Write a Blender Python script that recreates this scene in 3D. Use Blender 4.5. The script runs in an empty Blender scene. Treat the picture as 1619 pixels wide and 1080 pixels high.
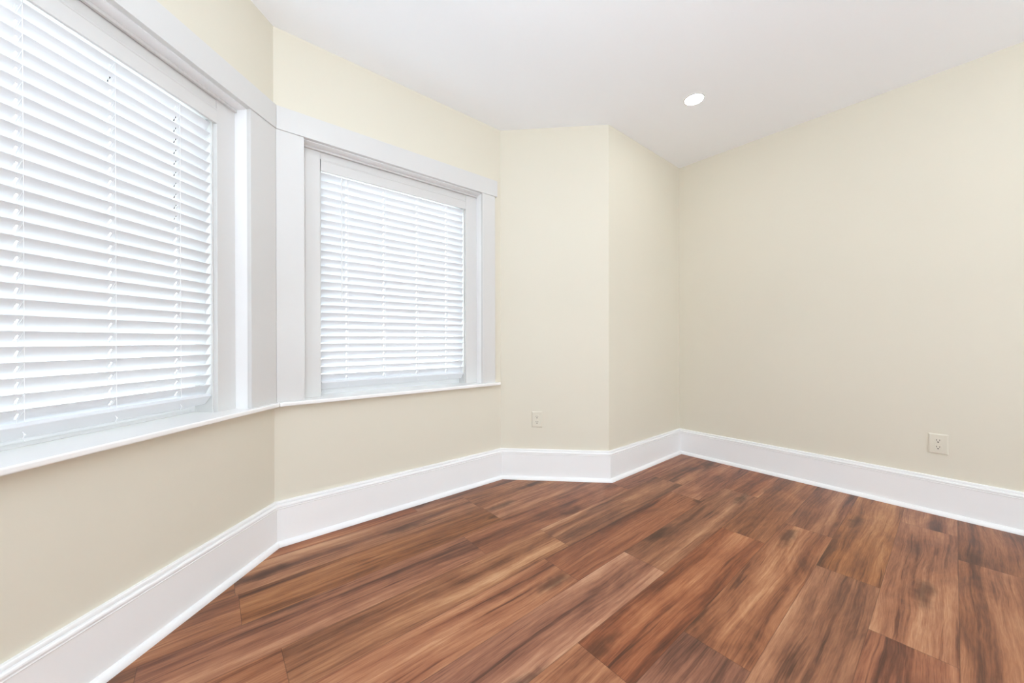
import bpy, bmesh, math, random
from mathutils import Matrix, Vector

random.seed(11)
SC = bpy.context.scene
COL = SC.collection

# ------------------------------------------------------------------ camera
CAM_H = 1.02684
F_PX = 578.0
roll, pitch = -0.00174, -0.00264
cam_data = bpy.data.cameras.new('camera')
cam_data.sensor_fit = 'HORIZONTAL'
cam_data.sensor_width = 36.0
cam_data.lens = F_PX / 1619.0 * 36.0
cam_data.clip_start = 0.02
cam = bpy.data.objects.new('camera', cam_data)
COL.objects.link(cam)
fwd = Vector((0, math.cos(pitch), math.sin(pitch)))
rgt0 = Vector((1, 0, 0))
up0 = rgt0.cross(fwd)
c_, s_ = math.cos(roll), math.sin(roll)
rgt = c_ * rgt0 + s_ * up0
upv = c_ * up0 - s_ * rgt0
cam.matrix_world = Matrix((
    (rgt.x, upv.x, -fwd.x, 0.0),
    (rgt.y, upv.y, -fwd.y, 0.0),
    (rgt.z, upv.z, -fwd.z, CAM_H),
    (0, 0, 0, 1)))
SC.camera = cam

# ------------------------------------------------------------------ view, world
SC.view_settings.view_transform = 'Standard'
SC.view_settings.look = 'None'
SC.view_settings.gamma = 1.0
SC.view_settings.use_curve_mapping = False
SC.view_settings.exposure = 0.07
SC.cycles.use_denoising = True
SC.cycles.max_bounces = 16
SC.cycles.diffuse_bounces = 10
SC.cycles.transparent_max_bounces = 16
SC.cycles.sample_clamp_indirect = 12.0

SKY = 8.3
K_BACK, K_SIDE, K_UPFILL, K_LENS = 24.0, 36.0, 47.0, 46.0
C_FILL, C_UPFILL, C_LENS = (0.88, 1.0, 1.15), (0.86, 1.0, 1.17), (0.95, 1.0, 1.02)
world = bpy.data.worlds.new('daylight')
SC.world = world
world.use_nodes = True
wn = world.node_tree
bg = wn.nodes['Background']
bg.inputs['Color'].default_value = (0.95, 1.0, 1.06, 1)      # bright overcast sky
bg.inputs['Strength'].default_value = SKY

# ------------------------------------------------------------------ room plan (metres, camera at 0,0)
def deg(a): return math.radians(a)
def dv(a): return Vector((math.sin(deg(a)), math.cos(deg(a))))       # travel direction
def nv(a): return Vector((math.cos(deg(a)), -math.sin(deg(a))))      # towards the room
A_L, A_F, A_C, A_R = 5.43642, 50.43635, 95.43641, 140.43635
ROOM_H = 2.6
A = Vector((-1.19109, 1.82983))
B = A + 1.43522 * dv(A_F)
C = B + 0.79524 * dv(A_C)
D = C + 1.07148 * dv(A_F)
G = A - 1.9 * dv(A_L)
G2 = G - 1.3 * dv(A_F)
F2 = G2 + 3.6 * dv(A_R)
LR = (F2 - D).dot(dv(A_R))
E = D + LR * dv(A_R)
# name, start, end, travel angle
SEGS = [
    ('side', F2, G2, A_R + 180), ('front', G2, G, A_F), ('left', G, A, A_L), ('bay', A, B, A_F),
    ('corner', B, C, A_C), ('recess', C, D, A_F), ('right', D, E, A_R), ('back', E, F2, A_F + 180)]
NSEG = len(SEGS)

def corner_point(k, t):
    """Start corner of segment k, moved so that both walls meeting there are offset by t towards the room."""
    p = SEGS[k][1]
    n1, n2 = nv(SEGS[k - 1][3]), nv(SEGS[k][3])
    det = n1.x * n2.y - n1.y * n2.x
    return p + Vector(((t * n2.y - t * n1.y) / det, (n1.x * t - n2.x * t) / det))

# ------------------------------------------------------------------ lamps behind the camera and in the ceiling
def area(name, loc, direction, sx, sy, power, color):
    l = bpy.data.lights.new(name, 'AREA')
    l.shape = 'RECTANGLE'; l.size = sx; l.size_y = sy; l.energy = power; l.color = color
    o = bpy.data.objects.new(name, l); COL.objects.link(o)
    o.location = loc
    o.rotation_euler = Vector(direction).to_track_quat('-Z', 'Y').to_euler()
    return o
_lb = (E + F2) / 2
_n = nv(A_F + 180)
for k, off in enumerate((-1.5, 1.5)):
    p = _lb + off * dv(A_F + 180) + 0.04 * _n
    area('added_window_fill', (p.x, p.y, 1.40), (_n.x, _n.y, 1.4), 1.05, 1.30, K_BACK, C_FILL)  # unseen fill lamp added at each back opening, aimed upward
_ls = (F2 + G2) / 2
_n = nv(A_R + 180)
p = _ls + 0.04 * _n
area('added_window_fill', (p.x, p.y, 1.40), (_n.x, _n.y, 1.4), 1.05, 1.30, K_SIDE, C_FILL)  # one more added fill lamp, at the side opening

# unseen lamp added behind the camera to brighten the ceiling, as an assumed flash
area('added_ceiling_fill', (0.10, -0.55, 1.45), (0.0, 0.05, 1), 0.35, 0.35, K_UPFILL, C_UPFILL)

# ------------------------------------------------------------------ materials
def new_mat(name):
    m = bpy.data.materials.new(name); m.use_nodes = True
    nt = m.node_tree
    return m, nt, nt.nodes['Principled BSDF']
def lin(c):
    return tuple(((v / 255) / 12.92 if v / 255 <= 0.04045 else ((v / 255 + 0.055) / 1.055) ** 2.4) for v in c) + (1,)
def paint(name, col, rough, bump=0.0, bscale=400, mottle=0.0, spec=0.5):
    m, nt, b = new_mat(name)
    b.inputs['Roughness'].default_value = rough
    b.inputs['Specular IOR Level'].default_value = spec
    tc = nt.nodes.new('ShaderNodeTexCoord')
    if mottle:
        n = nt.nodes.new('ShaderNodeTexNoise'); n.inputs['Scale'].default_value = 2.2; n.inputs['Detail'].default_value = 3
        nt.links.new(tc.outputs['Object'], n.inputs['Vector'])
        mx = nt.nodes.new('ShaderNodeMix'); mx.data_type = 'RGBA'
        mx.inputs[6].default_value = tuple(v * (1 - mottle) for v in col[:3]) + (1,)
        mx.inputs[7].default_value = tuple(min(1, v * (1 + mottle)) for v in col[:3]) + (1,)
        nt.links.new(n.outputs['Fac'], mx.inputs[0]); nt.links.new(mx.outputs[2], b.inputs['Base Color'])
    else:
        b.inputs['Base Color'].default_value = col
    if bump:
        n2 = nt.nodes.new('ShaderNodeTexNoise'); n2.inputs['Scale'].default_value = bscale; n2.inputs['Detail'].default_value = 2
        nt.links.new(tc.outputs['Object'], n2.inputs['Vector'])
        bp = nt.nodes.new('ShaderNodeBump'); bp.inputs['Strength'].default_value = bump; bp.inputs['Distance'].default_value = 0.001
        nt.links.new(n2.outputs['Fac'], bp.inputs['Height']); nt.links.new(bp.outputs['Normal'], b.inputs['Normal'])
    return m

M_WALL = paint('beige_wall_paint', (0.715, 0.672, 0.565, 1), 0.62, 0.12, 260, 0.012, 0.35)
M_CEIL = paint('white_ceiling_paint', (0.925, 0.952, 0.985, 1), 0.8, 0.08, 300, 0.004, 0.2)
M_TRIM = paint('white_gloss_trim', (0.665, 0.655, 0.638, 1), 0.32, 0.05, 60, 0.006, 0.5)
M_TRIM_LIT = paint('white_trim_lit_copy', (0.87, 0.87, 0.87, 1), 0.35, 0.05, 60, 0.006, 0.5)  # lighter copy of the trim white, with strong light put into the colour
M_STOOL_LIT = paint('gloss_sill_lit_white', (0.89, 0.88, 0.86, 1), 0.16, 0.05, 30, 0.006, 0.6)  # glossy sill; light from under the blinds is put into the whiter colour
M_VINYL = paint('white_vinyl', (0.80, 0.80, 0.80, 1), 0.35, 0.0, 1, 0.004, 0.45)
M_SLAT = paint('white_faux_wood', (0.745, 0.76, 0.785, 1), 0.42, 0.0, 1, 0.006, 0.4)
M_CORD = paint('white_cord', (0.85, 0.855, 0.86, 1), 0.8, 0.2, 900, 0.004, 0.2)
M_PLATE = paint('almond_plastic', (0.705, 0.665, 0.56, 1), 0.38, 0.0, 1, 0.004, 0.5)
M_SLOT = paint('dark_slot', (0.02, 0.018, 0.015, 1), 0.7, 0.0, 1, 0.02, 0.2)
M_STEEL = paint('nickel_screw', (0.55, 0.53, 0.48, 1), 0.35, 0.0, 1, 0.02, 0.5)
M_SIDING = paint('outside_siding', (0.75, 0.75, 0.74, 1), 0.8, 0.1, 40, 0.02, 0.3)
M_GRAVEL = paint('outside_concrete', (0.62, 0.62, 0.60, 1), 0.9, 0.3, 60, 0.06, 0.2)

def make_glass():
    m, nt, b = new_mat('window_glass')
    nt.nodes.remove(b)
    out = nt.nodes['Material Output']
    tr = nt.nodes.new('ShaderNodeBsdfTransparent'); tr.inputs['Color'].default_value = (0.93, 0.96, 0.95, 1)
    gl = nt.nodes.new('ShaderNodeBsdfGlossy'); gl.inputs['Roughness'].default_value = 0.02
    fr = nt.nodes.new('ShaderNodeFresnel'); fr.inputs['IOR'].default_value = 1.45
    mx = nt.nodes.new('ShaderNodeMixShader')
    nt.links.new(fr.outputs[0], mx.inputs[0]); nt.links.new(tr.outputs[0], mx.inputs[1]); nt.links.new(gl.outputs[0], mx.inputs[2])
    nt.links.new(mx.outputs[0], out.inputs['Surface'])
    return m
M_GLASS = make_glass()

def make_lamp():
    m, nt, b = new_mat('lit_lens')
    b.inputs['Base Color'].default_value = (0.9, 0.9, 0.88, 1)
    b.inputs['Emission Color'].default_value = C_LENS + (1,)
    b.inputs['Emission Strength'].default_value = K_LENS
    return m
M_LENS = make_lamp()

def make_wood():
    m, nt, b = new_mat('walnut_planks')
    N, L = nt.nodes, nt.links
    def node(t, **kw):
        n = N.new(t)
        for k, v in kw.items(): setattr(n, k, v)
        return n
    def math_(op, a, b_=None, c=None, clamp=False):
        n = node('ShaderNodeMath', operation=op); n.use_clamp = clamp
        for i, x in enumerate((a, b_, c)):
            if x is None: continue
            if isinstance(x, (int, float)): n.inputs[i].default_value = x
            else: L.new(x, n.inputs[i])
        return n.outputs[0]
    uv = node('ShaderNodeUVMap', uv_map='grain')
    ed = node('ShaderNodeUVMap', uv_map='edge')
    sz = node('ShaderNodeUVMap', uv_map='size')
    at = node('ShaderNodeAttribute', attribute_name='plank_random')
    sr = node('ShaderNodeSeparateColor'); L.new(at.outputs['Color'], sr.inputs[0])
    src = [uv.outputs[0]]
    def noise(sx, sy, detail, rough=0.55, dist=0.0, seed=0.0):
        mp = node('ShaderNodeMapping'); mp.inputs['Scale'].default_value = (sx, sy, 1); mp.inputs['Location'].default_value = (seed, seed * 1.7, seed)
        L.new(src[0], mp.inputs['Vector'])
        n = node('ShaderNodeTexNoise'); n.inputs['Scale'].default_value = 1; n.inputs['Detail'].default_value = detail
        n.inputs['Roughness'].default_value = rough; n.inputs['Distortion'].default_value = dist
        L.new(mp.outputs[0], n.inputs['Vector'])
        return n.outputs['Fac']
    # the grain wanders sideways along each board
    wob = math_('MULTIPLY_ADD', noise(5.0, 14.0, 2.0, 0.5, 0.0, 31.0), 0.009, math_('MULTIPLY', noise(1.5, 4.5, 2.0, 0.5, 0.0, 21.0), 0.055))
    cw = node('ShaderNodeCombineXYZ'); L.new(wob, cw.inputs[1])
    av = node('ShaderNodeVectorMath', operation='ADD'); L.new(uv.outputs[0], av.inputs[0]); L.new(cw.outputs[0], av.inputs[1])
    src[0] = av.outputs[0]
    band = noise(0.50, 9.0, 2.0, 0.5, 0.6, 3.1)        # broad light and dark figure along the plank
    streak = noise(1.0, 26.0, 3.0, 0.6, 0.8, 7.7)      # narrower streaks
    hair = noise(2.0, 90.0, 3.0, 0.65, 0.5, 5.2)       # hair lines
    fine = noise(18.0, 300.0, 3.0, 0.6, 0.0, 1.3)      # pores
    blot = noise(1.6, 5.0, 4.0, 0.62, 1.4, 13.0)       # smoky clouds
    v = math_('MULTIPLY', math_('SUBTRACT', band, 0.5), 1.12)
    v = math_('MULTIPLY_ADD', math_('SUBTRACT', streak, 0.5), 0.74, v)
    v = math_('MULTIPLY_ADD', math_('SUBTRACT', hair, 0.5), 0.55, v)
    v = math_('MULTIPLY_ADD', math_('SUBTRACT', blot, 0.5), 0.82, v)
    v = math_('MULTIPLY_ADD', math_('SUBTRACT', fine, 0.5), 0.42, v)
    v = math_('MULTIPLY_ADD', math_('SUBTRACT', sr.outputs[0], 0.5), 0.06, v)
    v = math_('MULTIPLY_ADD', v, 1.0, 0.53, True)
    vein = node('ShaderNodeMapRange'); vein.interpolation_type = 'SMOOTHSTEP'      # thin dark veins
    vein.inputs['From Min'].default_value = 0.30; vein.inputs['From Max'].default_value = 0.40
    vein.inputs['To Min'].default_value = 0.20; vein.inputs['To Max'].default_value = 0.0
    L.new(noise(1.7, 62.0, 2.0, 0.5, 0.6, 41.0), vein.inputs['Value'])
    v = math_('SUBTRACT', v, vein.outputs[0], None, True)
    ramp = node('ShaderNodeValToRGB')
    cr = ramp.color_ramp
    cr.elements[0].position = 0.08; cr.elements[0].color = lin((78, 47, 33))
    cr.elements[1].position = 0.95; cr.elements[1].color = lin((194, 146, 110))
    for pos, c in ((0.28, (106, 65, 45)), (0.46, (136, 86, 59)), (0.62, (157, 104, 73)), (0.80, (177, 126, 91))):
        e = cr.elements.new(pos); e.color = lin(c)
    L.new(v, ramp.inputs[0])
    # dark knots, elongated along the grain
    mp = node('ShaderNodeMapping'); mp.inputs['Scale'].default_value = (1.1, 4.6, 1)
    wn_ = node('ShaderNodeTexNoise'); wn_.inputs['Scale'].default_value = 14; wn_.inputs['Detail'].default_value = 4
    L.new(uv.outputs[0], wn_.inputs['Vector'])
    add = node('ShaderNodeVectorMath', operation='MULTIPLY_ADD'); add.inputs[1].default_value = (0.20, 0.055, 0)
    L.new(wn_.outputs['Color'], add.inputs[0]); L.new(uv.outputs[0], add.inputs[2]); L.new(add.outputs[0], mp.inputs['Vector'])
    vo = node('ShaderNodeTexVoronoi'); vo.voronoi_dimensions = '2D'; vo.inputs['Scale'].default_value = 1
    L.new(mp.outputs[0], vo.inputs['Vector'])
    kn = node('ShaderNodeMapRange'); kn.interpolation_type = 'SMOOTHSTEP'
    kn.inputs['From Min'].default_value = 0.03; kn.inputs['From Max'].default_value = 0.20
    kn.inputs['To Min'].default_value = 1.0; kn.inputs['To Max'].default_value = 0.0
    L.new(vo.outputs['Distance'], kn.inputs['Value'])
    sv = node('ShaderNodeSeparateColor'); L.new(vo.outputs['Color'], sv.inputs[0])
    on = math_('GREATER_THAN', sv.outputs[0], 0.52)
    knot = math_('MULTIPLY', math_('MULTIPLY', kn.outputs[0], on), 0.68)
    mk = node('ShaderNodeMix', data_type='RGBA'); mk.inputs[7].default_value = lin((58, 34, 24))
    L.new(knot, mk.inputs[0]); L.new(ramp.outputs[0], mk.inputs[6])
    # per-plank hue drift (greyer / redder boards)
    hs = node('ShaderNodeHueSaturation')
    L.new(math_('MULTIPLY_ADD', sr.outputs[1], 0.010, 0.495), hs.inputs['Hue'])
    L.new(math_('MULTIPLY_ADD', sr.outputs[2], 0.16, 0.92), hs.inputs['Saturation'])
    L.new(math_('MULTIPLY_ADD', sr.outputs[0], 0.08, 0.96), hs.inputs['Value'])
    L.new(mk.outputs[2], hs.inputs['Color'])
    # joints between boards
    se = node('ShaderNodeSeparateXYZ'); L.new(ed.outputs[0], se.inputs[0])
    ss = node('ShaderNodeSeparateXYZ'); L.new(sz.outputs[0], ss.inputs[0])
    dx = math_('MINIMUM', se.outputs[0], math_('SUBTRACT', ss.outputs[0], se.outputs[0]))
    dy = math_('MINIMUM', se.outputs[1], math_('SUBTRACT', ss.outputs[1], se.outputs[1]))
    dmin = math_('MINIMUM', dx, dy)
    jr = node('ShaderNodeMapRange'); jr.inputs['From Min'].default_value = 0.0004; jr.inputs['From Max'].default_value = 0.0016
    jr.inputs['To Min'].default_value = 0.55; jr.inputs['To Max'].default_value = 0.0
    L.new(dmin, jr.inputs['Value'])
    mj = node('ShaderNodeMix', data_type='RGBA'); mj.inputs[7].default_value = lin((60, 38, 28))
    L.new(jr.outputs[0], mj.inputs[0]); L.new(hs.outputs[0], mj.inputs[6])
    L.new(mj.outputs[2], b.inputs['Base Color'])
    L.new(math_('MULTIPLY_ADD', blot, 0.16, 0.34), b.inputs['Roughness'])
    b.inputs['Specular IOR Level'].default_value = 0.38
    bp = node('ShaderNodeBump'); bp.inputs['Strength'].default_value = 0.25; bp.inputs['Distance'].default_value = 0.0006
    L.new(math_('SUBTRACT', fine, math_('MULTIPLY', jr.outputs[0], 2.0)), bp.inputs['Height']); L.new(bp.outputs['Normal'], b.inputs['Normal'])
    return m
M_WOOD = make_wood()

# ------------------------------------------------------------------ mesh helpers
def link(name, bm, mat, parent=None, smooth=False):
    bmesh.ops.recalc_face_normals(bm, faces=bm.faces[:])
    me = bpy.data.meshes.new(name)
    bm.to_mesh(me); bm.free()
    me.materials.append(mat)
    if smooth:
        me.polygons.foreach_set('use_smooth', [True] * len(me.polygons))
    o = bpy.data.objects.new(name, me)
    COL.objects.link(o)
    if parent is not None: o.parent = parent
    return o
def structure(o, label=None):
    o['kind'] = 'structure'
    if label: o['label'] = label
    return o
def bevel(o, w, seg=2, ang=40):
    m = o.modifiers.new('bevel', 'BEVEL'); m.width = w; m.segments = seg; m.limit_method = 'ANGLE'; m.angle_limit = deg(ang)
    m.harden_normals = False
    return o
def add_box(bm, x0, x1, y0, y1, z0, z1):
    vs = [bm.verts.new(p) for p in ((x0, y0, z0), (x1, y0, z0), (x1, y1, z0), (x0, y1, z0), (x0, y0, z1), (x1, y0, z1), (x1, y1, z1), (x0, y1, z1))]
    for f in ((0, 3, 2, 1), (4, 5, 6, 7), (0, 1, 5, 4), (1, 2, 6, 5), (2, 3, 7, 6), (3, 0, 4, 7)):
        bm.faces.new([vs[i] for i in f])
def add_prism(bm, pts, z0, z1):
    lo = [bm.verts.new((p[0], p[1], z0)) for p in pts]
    hi = [bm.verts.new((p[0], p[1], z1)) for p in pts]
    n = len(pts)
    bm.faces.new(lo[::-1]); bm.faces.new(hi)
    for i in range(n):
        bm.faces.new((lo[i], lo[(i + 1) % n], hi[(i + 1) % n], hi[i]))
def add_tube(bm, pts, r, seg=6):
    pts = [Vector(p) for p in pts]
    rings = []
    for i, p in enumerate(pts):
        t = (pts[min(i + 1, len(pts) - 1)] - pts[max(i - 1, 0)]).normalized()
        ref = Vector((0, 0, 1)) if abs(t.z) < 0.9 else Vector((1, 0, 0))
        a = t.cross(ref).normalized(); b_ = t.cross(a)
        rings.append([bm.verts.new(p + r * (math.cos(2 * math.pi * k / seg) * a + math.sin(2 * math.pi * k / seg) * b_)) for k in range(seg)])
    for q, w in zip(rings[:-1], rings[1:]):
        for k in range(seg):
            bm.faces.new((q[k], q[(k + 1) % seg], w[(k + 1) % seg], w[k]))
    bm.faces.new(rings[0][::-1]); bm.faces.new(rings[-1])
def add_lathe(bm, prof, seg=48):
    """prof: list of (r, z); closed where r = 0."""
    rings = []
    for r, z in prof:
        if r < 1e-6: rings.append([bm.verts.new((0, 0, z))])
        else: rings.append([bm.verts.new((r * math.cos(2 * math.pi * k / seg), r * math.sin(2 * math.pi * k / seg), z)) for k in range(seg)])
    for q, w in zip(rings[:-1], rings[1:]):
        for k in range(seg):
            k2 = (k + 1) % seg
            if len(q) == 1: bm.faces.new((q[0], w[k2], w[k]))
            elif len(w) == 1: bm.faces.new((q[k], q[k2], w[0]))
            else: bm.faces.new((q[k], q[k2], w[k2], w[k]))
def empty(name, loc, rz):
    o = bpy.data.objects.new(name, None); COL.objects.link(o)
    o.empty_display_size = 0.1
    o.location = loc; o.rotation_euler = (0, 0, rz)
    return o
def on_wall(origin, a, s, t, z):
    p = origin + s * dv(a) + t * nv(a)
    return (p.x, p.y, z)
def wall_rot(a): return deg(90 - a)         # local x runs along the wall, local y points out of the room

# ------------------------------------------------------------------ walls, floor, ceiling
WT = 0.17
OPEN_W, SILL_Z, HEAD_Z = 1.126, 0.7195, 2.080
S_BAY = 0.695
S_LEFT = 1.9 - 0.1635 - OPEN_W / 2
BACK_LEN = (F2 - E).length
HOLES = {'bay': [S_BAY], 'left': [S_LEFT], 'back': [BACK_LEN / 2 - 1.5, BACK_LEN / 2 + 1.5], 'side': [1.8]}
LINING = 0.018
for k, (nm, p0, p1, a) in enumerate(SEGS):
    k2 = (k + 1) % NSEG
    o0, o1 = corner_point(k, -WT), corner_point(k2, -WT)
    bm = bmesh.new()
    d_, n_ = dv(a), nv(a)
    hw = OPEN_W / 2 + LINING
    def at(s, t): return p0 + s * d_ + t * n_
    left_in, left_out = p0, o0
    for sc in HOLES.get(nm, []):
        add_prism(bm, [left_in, at(sc - hw, 0), at(sc - hw, -WT), left_out], 0, ROOM_H)
        z0, z1 = SILL_Z - 0.022, HEAD_Z + LINING
        q = [at(sc - hw, 0), at(sc + hw, 0), at(sc + hw, -WT), at(sc - hw, -WT)]
        add_prism(bm, q, 0, z0); add_prism(bm, q, z1, ROOM_H)
        left_in, left_out = at(sc + hw, 0), at(sc + hw, -WT)
    add_prism(bm, [left_in, p1, o1, left_out], 0, ROOM_H)
    structure(link('wall_' + nm, bm, M_WALL))

outer = [corner_point(k, -WT) for k in range(NSEG)]
bm = bmesh.new(); add_prism(bm, outer, ROOM_H, ROOM_H + 0.15)
structure(link('ceiling', bm, M_CEIL))

# floor: one mesh of boards laid along the bay wall, joints where the photograph shows them
UX, VX = dv(A_F), dv(A_R)
ROW_W, V_REF, PL_L = 0.2064, 0.012, 1.20
ROW_JOINT = {-9: 0.086, -8: -0.145 + 1.165, -7: 0.18, -6: 1.21, -5: 1.548, -4: 2.16, -3: 1.285, -2: 2.13, -1: 1.80, 0: 2.69}
us = [p.dot(UX) for p in outer]; vs_ = [p.dot(VX) for p in outer]
bm = bmesh.new()
l_grain = bm.loops.layers.uv.new('grain'); l_edge = bm.loops.layers.uv.new('edge'); l_size = bm.loops.layers.uv.new('size')
l_col = bm.loops.layers.float_color.new('plank_random')
rng = random.Random(5)
r0 = math.floor((min(vs_) - V_REF) / ROW_W) - 1
r1 = math.ceil((max(vs_) - V_REF) / ROW_W) + 1
for r in range(r0, r1):
    j = ROW_JOINT.get(r, rng.uniform(0, PL_L))
    v0 = V_REF + r * ROW_W
    k0 = math.floor((min(us) - j) / PL_L) - 1
    k1 = math.ceil((max(us) - j) / PL_L) + 1
    for k in range(k0, k1):
        u0 = j + k * PL_L
        rnd = (rng.random(), rng.random(), rng.random(), 1)
        ou, ov = rng.uniform(0, 60), rng.uniform(0, 60)
        fl = rng.choice((-1, 1))
        vs4 = []
        for du, dv_ in ((0, 0), (PL_L, 0), (PL_L, ROW_W), (0, ROW_W)):
            p = (u0 + du) * UX + (v0 + dv_) * VX
            vs4.append((bm.verts.new((p.x, p.y, 0)), du, dv_))
        f = bm.faces.new([x[0] for x in vs4])
        for lp, (_, du, dv_) in zip(f.loops, vs4):
            lp[l_grain].uv = (ou + fl * du, ov + dv_); lp[l_edge].uv = (du, dv_); lp[l_size].uv = (PL_L, ROW_W)
            lp[l_col] = rnd
# trim boards to the room outline (cut by each outer wall line of the convex bounding rectangle)
for p, n in ((outer[0], nv(SEGS[0][3])), (outer[6], nv(SEGS[6][3])), (outer[7], nv(SEGS[7][3])), (outer[3], nv(SEGS[3][3]))):
    g = bm.verts[:] + bm.edges[:] + bm.faces[:]
    bmesh.ops.bisect_plane(bm, geom=g, plane_co=(p.x, p.y, 0), plane_no=(-n.x, -n.y, 0), clear_outer=True)
me = bpy.data.meshes.new('floor')
for f in bm.faces:
    if f.normal.z < 0: f.normal_flip()
bm.to_mesh(me); bm.free()
me.materials.append(M_WOOD)
floor = bpy.data.objects.new('floor', me); COL.objects.link(floor)
structure(floor, 'warm walnut brown plank floor running along the bay window wall')

# ground outside the house
bm = bmesh.new(); add_box(bm, -30, 30, -30, 30, -0.75, -0.60)
structure(link('ground', bm, M_GRAVEL))

# ------------------------------------------------------------------ baseboards
arc = [(0.020 + 0.0195 * math.cos(x), 0.024 * math.sin(x)) for x in [math.pi / 2 * i / 6 for i in range(6, -1, -1)]]
PROFILE = [(0.0, 0.2205), (0.0115, 0.2205), (0.0140, 0.2185), (0.0150, 0.2145), (0.0150, 0.2090), (0.0125, 0.2072), (0.0125, 0.2060),
           (0.0190, 0.2052), (0.0225, 0.2020), (0.0235, 0.1970), (0.0225, 0.1925), (0.0195, 0.1905), (0.0195, 0.1885), (0.0215, 0.1880),
           (0.0225, 0.1860), (0.0205, 0.1838), (0.0200, 0.1820)] + arc + [(0.0, 0.0)]
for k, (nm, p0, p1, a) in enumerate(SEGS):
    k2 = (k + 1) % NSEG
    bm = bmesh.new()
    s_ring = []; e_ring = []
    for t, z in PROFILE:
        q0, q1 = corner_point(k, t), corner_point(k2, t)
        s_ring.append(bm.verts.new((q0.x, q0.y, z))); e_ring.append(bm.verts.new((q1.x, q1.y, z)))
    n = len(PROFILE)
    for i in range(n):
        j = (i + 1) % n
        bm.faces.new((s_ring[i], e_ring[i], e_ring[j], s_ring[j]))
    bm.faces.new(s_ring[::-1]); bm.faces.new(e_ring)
    structure(link('baseboard_' + nm, bm, M_TRIM_LIT))

# ------------------------------------------------------------------ windows
FR_Y, FR_W = 0.058, 0.0915          # depth and face width of the inner frame
IN_W = OPEN_W / 2 - FR_W            # half width of the clear opening in the frame
def build_window(name, origin, a, s, label, left_case, right_case, mitre=None, head_left=None, head_right=None, sash_y=0.150, bare=False):
    """Casing, lining, frame, sash and pane around one opening; local x along the wall, y out of the room, z from the floor."""
    root = empty(name, on_wall(origin, a, s, 0, 0), wall_rot(a))
    structure(root, label)
    hw = OPEN_W / 2
    # flat side casings
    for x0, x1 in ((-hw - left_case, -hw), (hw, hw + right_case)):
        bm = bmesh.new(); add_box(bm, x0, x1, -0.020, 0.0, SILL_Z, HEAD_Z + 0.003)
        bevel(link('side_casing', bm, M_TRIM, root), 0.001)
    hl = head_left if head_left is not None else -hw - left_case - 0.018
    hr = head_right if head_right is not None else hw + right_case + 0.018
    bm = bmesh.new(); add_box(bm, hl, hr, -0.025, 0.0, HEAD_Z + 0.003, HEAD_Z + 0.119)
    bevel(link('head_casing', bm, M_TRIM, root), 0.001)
    # stool (inner sill board) with a rounded nose and ears past the casings
    el, er = -hw - left_case - 0.033, hw + right_case + 0.033
    nose = 0.045
    pts = [(el, -nose), (er, -nose), (er, 0), (hw, 0), (hw, sash_y + 0.045), (-hw, sash_y + 0.045), (-hw, 0), (el, 0)]
    if mitre == 'left':                  # meets the neighbouring stool in the corner on its left
        x = -s
        pts[0] = (x + nose * math.tan(deg(22.5)) + 0.0012, -nose); pts[7] = (x + 0.0012, 0)
    if mitre == 'right':
        x = (A - origin).length - s
        pts[1] = (x - nose * math.tan(deg(22.5)) - 0.0012, -nose); pts[2] = (x - 0.0012, 0)
    bm = bmesh.new(); add_prism(bm, pts, SILL_Z - 0.0205, SILL_Z)
    bevel(link('stool', bm, M_STOOL_LIT, root), 0.0055, 3)
    # lining boards of the reveal
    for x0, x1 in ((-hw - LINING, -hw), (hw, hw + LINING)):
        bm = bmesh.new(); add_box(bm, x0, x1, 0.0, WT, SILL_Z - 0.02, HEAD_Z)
        link('jamb_lining', bm, M_TRIM_LIT, root)  # light bounced off the floor is put into this lighter white
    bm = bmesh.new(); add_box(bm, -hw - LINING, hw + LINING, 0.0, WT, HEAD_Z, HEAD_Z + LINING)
    link('head_lining', bm, M_TRIM_LIT, root)
    # inner frame
    bm = bmesh.new()
    add_box(bm, -hw, -IN_W, FR_Y, WT, SILL_Z, HEAD_Z)
    add_box(bm, IN_W, hw, FR_Y, WT, SILL_Z, HEAD_Z)
    add_box(bm, -IN_W, IN_W, FR_Y + 0.004, WT, 2.032, HEAD_Z)
    add_box(bm, -hw, hw, FR_Y - 0.012, FR_Y, HEAD_Z - 0.013, HEAD_Z)                 # bead under the head
    add_box(bm, -IN_W, -IN_W + 0.006, FR_Y + 0.018, FR_Y + 0.026, SILL_Z, 2.032)       # blind stops
    add_box(bm, IN_W - 0.006, IN_W, FR_Y + 0.018, FR_Y + 0.026, SILL_Z, 2.032)
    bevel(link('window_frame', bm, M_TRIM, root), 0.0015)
    # vinyl sash
    bm = bmesh.new()
    y0, y1 = sash_y, sash_y + 0.040
    add_box(bm, -IN_W, -IN_W + 0.022, y0, y1, SILL_Z, 2.032)
    add_box(bm, IN_W - 0.022, IN_W, y0, y1, SILL_Z, 2.032)
    add_box(bm, -IN_W + 0.022, IN_W - 0.022, y0, y1, 1.980, 2.032)
    add_box(bm, -IN_W + 0.022, IN_W - 0.022, y0, y1, SILL_Z, 0.790)
    for z in (0.738, 0.757, 0.772):                                                   # grooved bottom rail
        add_box(bm, -IN_W + 0.022, IN_W - 0.022, y0 - 0.006, y0, z - 0.0045, z + 0.0045)
    sash = link('sash', bm, M_VINYL, root); bevel(sash, 0.0012)
    bm = bmesh.new(); add_box(bm, -IN_W + 0.020, IN_W - 0.020, y0 + 0.020, y0 + 0.024, 0.788, 1.982)
    link('pane', bm, M_GLASS, sash)
    return root

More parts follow.
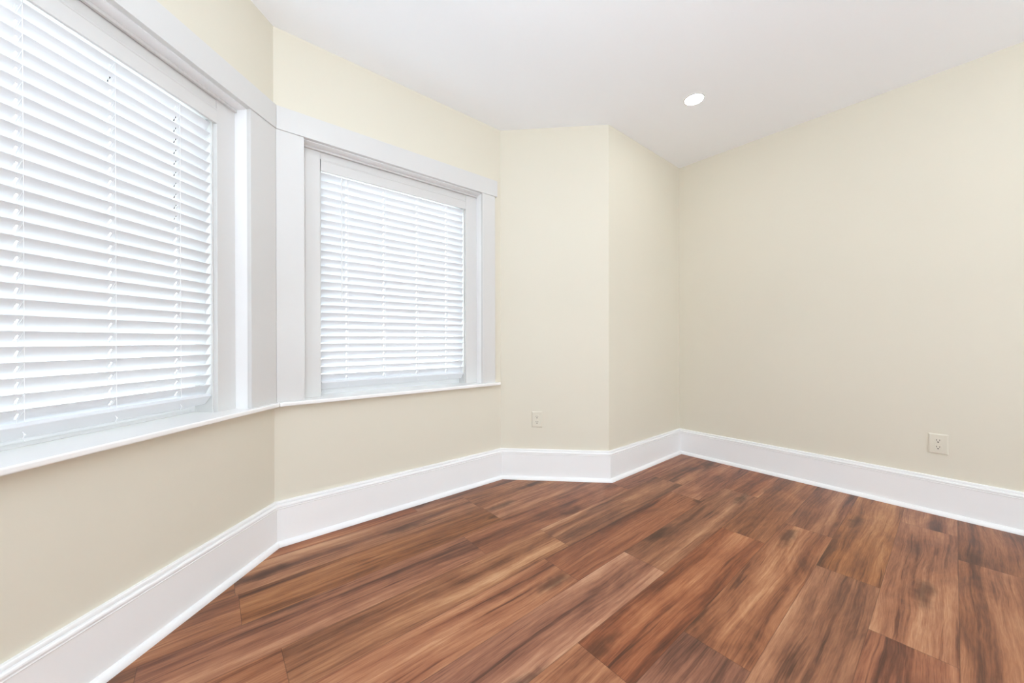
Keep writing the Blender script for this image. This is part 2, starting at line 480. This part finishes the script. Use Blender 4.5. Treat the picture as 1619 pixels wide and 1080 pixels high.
hw = OPEN_W / 2
build_window('window_1', G, A_L, S_LEFT, 'white framed window at the far left, in front of the bay corner', 0.110, 0.1635 - 0.0084, 'right',
             head_right=1.9 - S_LEFT - 0.0104, sash_y=0.165)
build_window('window_2', A, A_F, S_BAY, 'white framed window in the middle of the bay, right of the corner', S_BAY - hw - 0.0084, 0.112, 'left',
             head_left=-S_BAY + 0.0104, sash_y=0.150)
for i, (nm, k, s) in enumerate((('added_window_3', 7, BACK_LEN / 2 - 1.5), ('added_window_4', 7, BACK_LEN / 2 + 1.5), ('added_window_5', 0, 1.8))):  # unseen windows added behind the camera to go with the fill lamps
    build_window(nm, SEGS[k][1], SEGS[k][3], s, None, 0.11, 0.11)

# ------------------------------------------------------------------ blinds
N_SLAT, SLAT_TOP, PITCH = 27, 1.966, 0.0433
SLAT_W, SLAT_HALF, TILT = 0.050, 0.4630, deg(56)
CORDS = (-0.327, -0.109, 0.109, 0.327)
BASE_Z = 0.770
BL_Y = 0.083 + 0.5 * SLAT_W * math.cos(TILT)         # depth of the slats' middle line behind the wall face

def slat_mesh():
    bm = bmesh.new()
    sts = [-0.025, -0.0235, -0.018, -0.0095, -0.003, 0.0035, 0.0095, 0.018, 0.0235, 0.025]
    xs = [-SLAT_HALF]
    for c in CORDS: xs += [c - 0.0028, c + 0.0028]
    xs.append(SLAT_HALF)
    grid = [[bm.verts.new((x, y, 0.0022 * (1 - (y / 0.025) ** 2))) for y in sts] for x in xs]
    for i in range(len(xs) - 1):
        for j in range(len(sts) - 1):
            if i % 2 == 1 and -0.0095 <= sts[j] and sts[j + 1] <= 0.0095: continue       # route hole for the lift cord
            bm.faces.new((grid[i][j], grid[i + 1][j], grid[i + 1][j + 1], grid[i][j + 1]))
    return bm

def build_blind():
    root = empty('window_blind', (0, 0, 0), 0)
    # valance: moulded board hiding the head rail
    bm = bmesh.new()
    prof = [(0.056, 1.967), (0.0575, 1.9655), (0.066, 1.9655), (0.066, 2.030), (0.0575, 2.030), (0.0545, 2.026), (0.0545, 2.0215), (0.056, 2.0195)]
    x0, x1 = -IN_W + 0.0035, IN_W - 0.0015
    r_a = [bm.verts.new((x0, y, z - BASE_Z)) for y, z in prof]; r_b = [bm.verts.new((x1, y, z - BASE_Z)) for y, z in prof]
    for i in range(len(prof)):
        j = (i + 1) % len(prof); bm.faces.new((r_a[i], r_b[i], r_b[j], r_a[j]))
    bm.faces.new(r_a[::-1]); bm.faces.new(r_b)
    link('valance', bm, M_TRIM, root)
    bm = bmesh.new()                                     # head rail: open steel channel
    hx = IN_W - 0.006
    add_box(bm, -hx, hx, 0.072, 0.074, 1.984 - BASE_Z, 2.028 - BASE_Z)
    add_box(bm, -hx, hx, 0.122, 0.124, 1.984 - BASE_Z, 2.028 - BASE_Z)
    add_box(bm, -hx, hx, 0.074, 0.122, 1.984 - BASE_Z, 1.986 - BASE_Z)
    add_box(bm, -hx, -hx + 0.002, 0.074, 0.122, 1.986 - BASE_Z, 2.026 - BASE_Z)
    add_box(bm, hx - 0.002, hx, 0.074, 0.122, 1.986 - BASE_Z, 2.026 - BASE_Z)
    link('head_rail', bm, M_VINYL, root)
    # slats
    first = None
    half_h = 0.5 * SLAT_W * math.sin(TILT)
    for k in range(N_SLAT):
        if first is None:
            first = link('slat', slat_mesh(), M_SLAT, root)
            so = first.modifiers.new('thickness', 'SOLIDIFY'); so.thickness = 0.0026; so.offset = -1
            o = first
        else:
            o = first.copy(); COL.objects.link(o); o.parent = root
        tz = TILT + random.uniform(-0.02, 0.02)
        o.location = (0, BL_Y, SLAT_TOP - PITCH * k - half_h - BASE_Z)
        o.rotation_euler = (-tz, random.uniform(-0.0006, 0.0006), 0)
    # bottom rail, tilted with the slats
    bm = bmesh.new(); add_box(bm, -SLAT_HALF, SLAT_HALF, -0.0255, 0.0255, -0.008, 0.008)
    rail = bevel(link('bottom_rail', bm, M_SLAT, root), 0.003, 3)
    rail.location = (0, BL_Y + 0.003, 0.7785 - BASE_Z); rail.rotation_euler = (-TILT * 0.90, 0, 0)
    # ladder cords: a string in front, one behind, a rung under each slat
    yf = BL_Y - 0.5 * SLAT_W * math.cos(TILT) - 0.0022
    yb = BL_Y + 0.5 * SLAT_W * math.cos(TILT) + 0.0022
    for c in CORDS:
        bm = bmesh.new()
        add_tube(bm, [(c + 0.006, yf, 1.984 - BASE_Z), (c + 0.006, yf, 0.802 - BASE_Z)], 0.0008)
        add_tube(bm, [(c + 0.006, yb, 1.984 - BASE_Z), (c + 0.006, yb, 0.772 - BASE_Z)], 0.0008)
        for k in range(N_SLAT):
            zc = SLAT_TOP - PITCH * k - half_h - BASE_Z - 0.0034
            add_tube(bm, [(c + 0.006, yf, zc + half_h), (c + 0.006, yb, zc - half_h)], 0.0006, 5)
        link('ladder_cord', bm, M_CORD, root)
        bm = bmesh.new()                                 # lift cord through the route holes, knotted under the rail
        zb = 0.7785 - BASE_Z
        add_tube(bm, [(c, BL_Y, 1.984 - BASE_Z), (c, BL_Y, zb + 0.012)], 0.0009)
        add_tube(bm, [(c + 0.002, BL_Y - 0.016, zb - 0.002), (c + 0.004, BL_Y - 0.021, zb - 0.010), (c + 0.001, BL_Y - 0.018, zb - 0.019), (c + 0.006, BL_Y - 0.016, zb - 0.028)], 0.0011)
        bmesh.ops.create_uvsphere(bm, u_segments=10, v_segments=6, radius=0.0028, matrix=Matrix.Translation((c + 0.0035, BL_Y - 0.020, zb - 0.010)))
        link('lift_cord', bm, M_CORD, root)
    # tilt wand hanging in front of the slats at the left
    bm = bmesh.new()
    add_tube(bm, [(-0.359, 0.064, 1.962 - BASE_Z), (-0.359, 0.064, 1.262 - BASE_Z)], 0.0036, 6)
    add_tube(bm, [(-0.359, 0.064, 1.262 - BASE_Z), (-0.359, 0.064, 1.252 - BASE_Z)], 0.0046, 8)
    add_tube(bm, [(-0.359, 0.064, 1.962 - BASE_Z), (-0.359, 0.070, 1.975 - BASE_Z), (-0.359, 0.073, 1.990 - BASE_Z)], 0.0016, 6)
    link('tilt_wand', bm, M_VINYL, root)
    return root

def place_blind(root, origin, a, s, label):
    root.location = on_wall(origin, a, s, 0, BASE_Z); root.rotation_euler = (0, 0, wall_rot(a))
    root['label'] = label; root['category'] = 'blind'; root['group'] = 'window blinds in the bay'
blind = build_blind()
place_blind(blind, A, A_F, S_BAY, 'white slatted blind with a hanging tilt wand in the middle bay window')
twin = blind.copy(); COL.objects.link(twin)
for ch in list(blind.children):
    if ch.name.startswith('tilt_wand'): continue
    q = ch.copy(); COL.objects.link(q); q.parent = twin
place_blind(twin, G, A_L, S_LEFT, 'large near white slatted blind cut off by the left edge of the picture')

# ------------------------------------------------------------------ wall outlets
def build_outlet():
    root = empty('wall_outlet', (0, 0, 0), 0)
    w, h = 0.0395, 0.059
    bm = bmesh.new()                                      # face plate with sloping edges
    ring = [[(-w, 0.0, -h), (w, 0.0, -h), (w, 0.0, h), (-w, 0.0, h)], [(-w, -0.0028, -h), (w, -0.0028, -h), (w, -0.0028, h), (-w, -0.0028, h)],
            [(-w + 0.006, -0.0062, -h + 0.006), (w - 0.006, -0.0062, -h + 0.006), (w - 0.006, -0.0062, h - 0.006), (-w + 0.006, -0.0062, h - 0.006)]]
    rv = [[bm.verts.new(p) for p in r] for r in ring]
    bm.faces.new(rv[0]); bm.faces.new(rv[2])
    for q, r in zip(rv[:-1], rv[1:]):
        for i in range(4): bm.faces.new((q[i], q[(i + 1) % 4], r[(i + 1) % 4], r[i]))
    bevel(link('cover_plate', bm, M_PLATE, root), 0.001, 2, 15)
    for zc in (0.0195, -0.0195):
        bm = bmesh.new()                                  # rounded receptacle face with flat top and bottom
        pts = []
        for k in range(40):
            t = 2 * math.pi * k / 40
            pts.append((0.0172 * math.cos(t), max(-0.0138, min(0.0138, 0.0172 * math.sin(t)))))
        pts2 = []
        for p in pts:
            if not pts2 or (abs(p[0] - pts2[-1][0]) + abs(p[1] - pts2[-1][1])) > 1e-6: pts2.append(p)
        fr = [bm.verts.new((x, -0.0078, z)) for x, z in pts2]; bk = [bm.verts.new((x * 1.02, -0.0060, z * 1.02)) for x, z in pts2]
        bm.faces.new(fr); bm.faces.new(bk[::-1])
        for i in range(len(fr)):
            j = (i + 1) % len(fr); bm.faces.new((fr[i], fr[j], bk[j], bk[i]))
        rc = link('receptacle', bm, M_PLATE, root); rc.location = (0, 0, zc)
        for x0, z0, ww, hh in ((-0.0063, 0.0035, 0.0011, 0.0044), (0.0063, 0.0035, 0.0011, 0.0036)):
            bm = bmesh.new(); add_box(bm, x0 - ww, x0 + ww, -0.0080, -0.0070, z0 - hh, z0 + hh)
            link('blade_slot', bm, M_SLOT, rc)
        bm = bmesh.new()                                  # ground hole
        pg = [(0.0034 * math.cos(x), 0.0034 * math.sin(x)) for x in [math.pi + math.pi * i / 10 for i in range(11)]] + [(0.0034, 0.0018), (-0.0034, 0.0018)]
        f1 = [bm.verts.new((x, -0.0080, z - 0.0075)) for x, z in pg]; f2 = [bm.verts.new((x, -0.0070, z - 0.0075)) for x, z in pg]
        bm.faces.new(f1); bm.faces.new(f2[::-1])
        for i in range(len(pg)):
            j = (i + 1) % len(pg); bm.faces.new((f1[i], f1[j], f2[j], f2[i]))
        link('ground_slot', bm, M_SLOT, rc)
    bm = bmesh.new(); bmesh.ops.create_uvsphere(bm, u_segments=16, v_segments=8, radius=0.0033, matrix=Matrix.Translation((0, -0.0060, 0)) @ Matrix.Diagonal((1, 0.45, 1, 1)))
    link('screw', bm, M_PLATE, root, smooth=True)
    return root
def place_outlet(o, origin, a, s, z, label):
    o.location = on_wall(origin, a, s, 0.0, z); o.rotation_euler = (0, 0, wall_rot(a))
    o['label'] = label; o['category'] = 'outlet'; o['group'] = 'wall outlets'
out1 = build_outlet()
place_outlet(out1, B, A_C, 0.271, 0.441, 'small almond outlet on the narrow wall just right of the bay window')
out2 = out1.copy(); COL.objects.link(out2)
for ch in list(out1.children):
    q = ch.copy(); COL.objects.link(q); q.parent = out2
    for g in ch.children:
        w_ = g.copy(); COL.objects.link(w_); w_.parent = q
place_outlet(out2, D, A_R, 1.546, 0.412, 'almond duplex outlet low on the long bare right wall')

# ------------------------------------------------------------------ recessed ceiling lights
def build_downlight():
    root = empty('recessed_light', (0, 0, 0), 0)
    bm = bmesh.new()
    add_lathe(bm, [(0.055, 0.0), (0.055, -0.0030), (0.0565, -0.0036), (0.0605, -0.0026), (0.062, -0.0010), (0.0625, 0.0), (0.055, 0.0)])
    link('trim_ring', bm, M_TRIM, root, smooth=True)
    bm = bmesh.new()
    add_lathe(bm, [(0.0, -0.0044), (0.030, -0.0040), (0.0545, -0.0033), (0.0549, 0.0), (0.0, 0.0)])
    link('lens', bm, M_LENS, root, smooth=True)
    return root
dl = build_downlight()
dl.location = (1.192, 2.391, ROOM_H)
dl['label'] = 'small round lit recessed light in the white ceiling'
dl['category'] = 'ceiling light'; dl['group'] = 'recessed ceiling lights'
ADDED_SPOTS = [(0.6, -1.08), (2.44, 0.4), (0.6, 0.4), (-1.2, 0.4), (2.44, 1.8), (0.6, 1.8), (-1.2, 1.8)]  # unseen lights added to brighten the floor and lower walls
for (u, v) in ADDED_SPOTS:
    o = dl.copy(); COL.objects.link(o)
    p = u * UX + v * VX
    o.location = (p.x, p.y, ROOM_H)
    o['label'] = 'added lit recessed ceiling light outside the picture, above or behind the viewer'
    for ch in dl.children:
        q = ch.copy(); COL.objects.link(q); q.parent = o
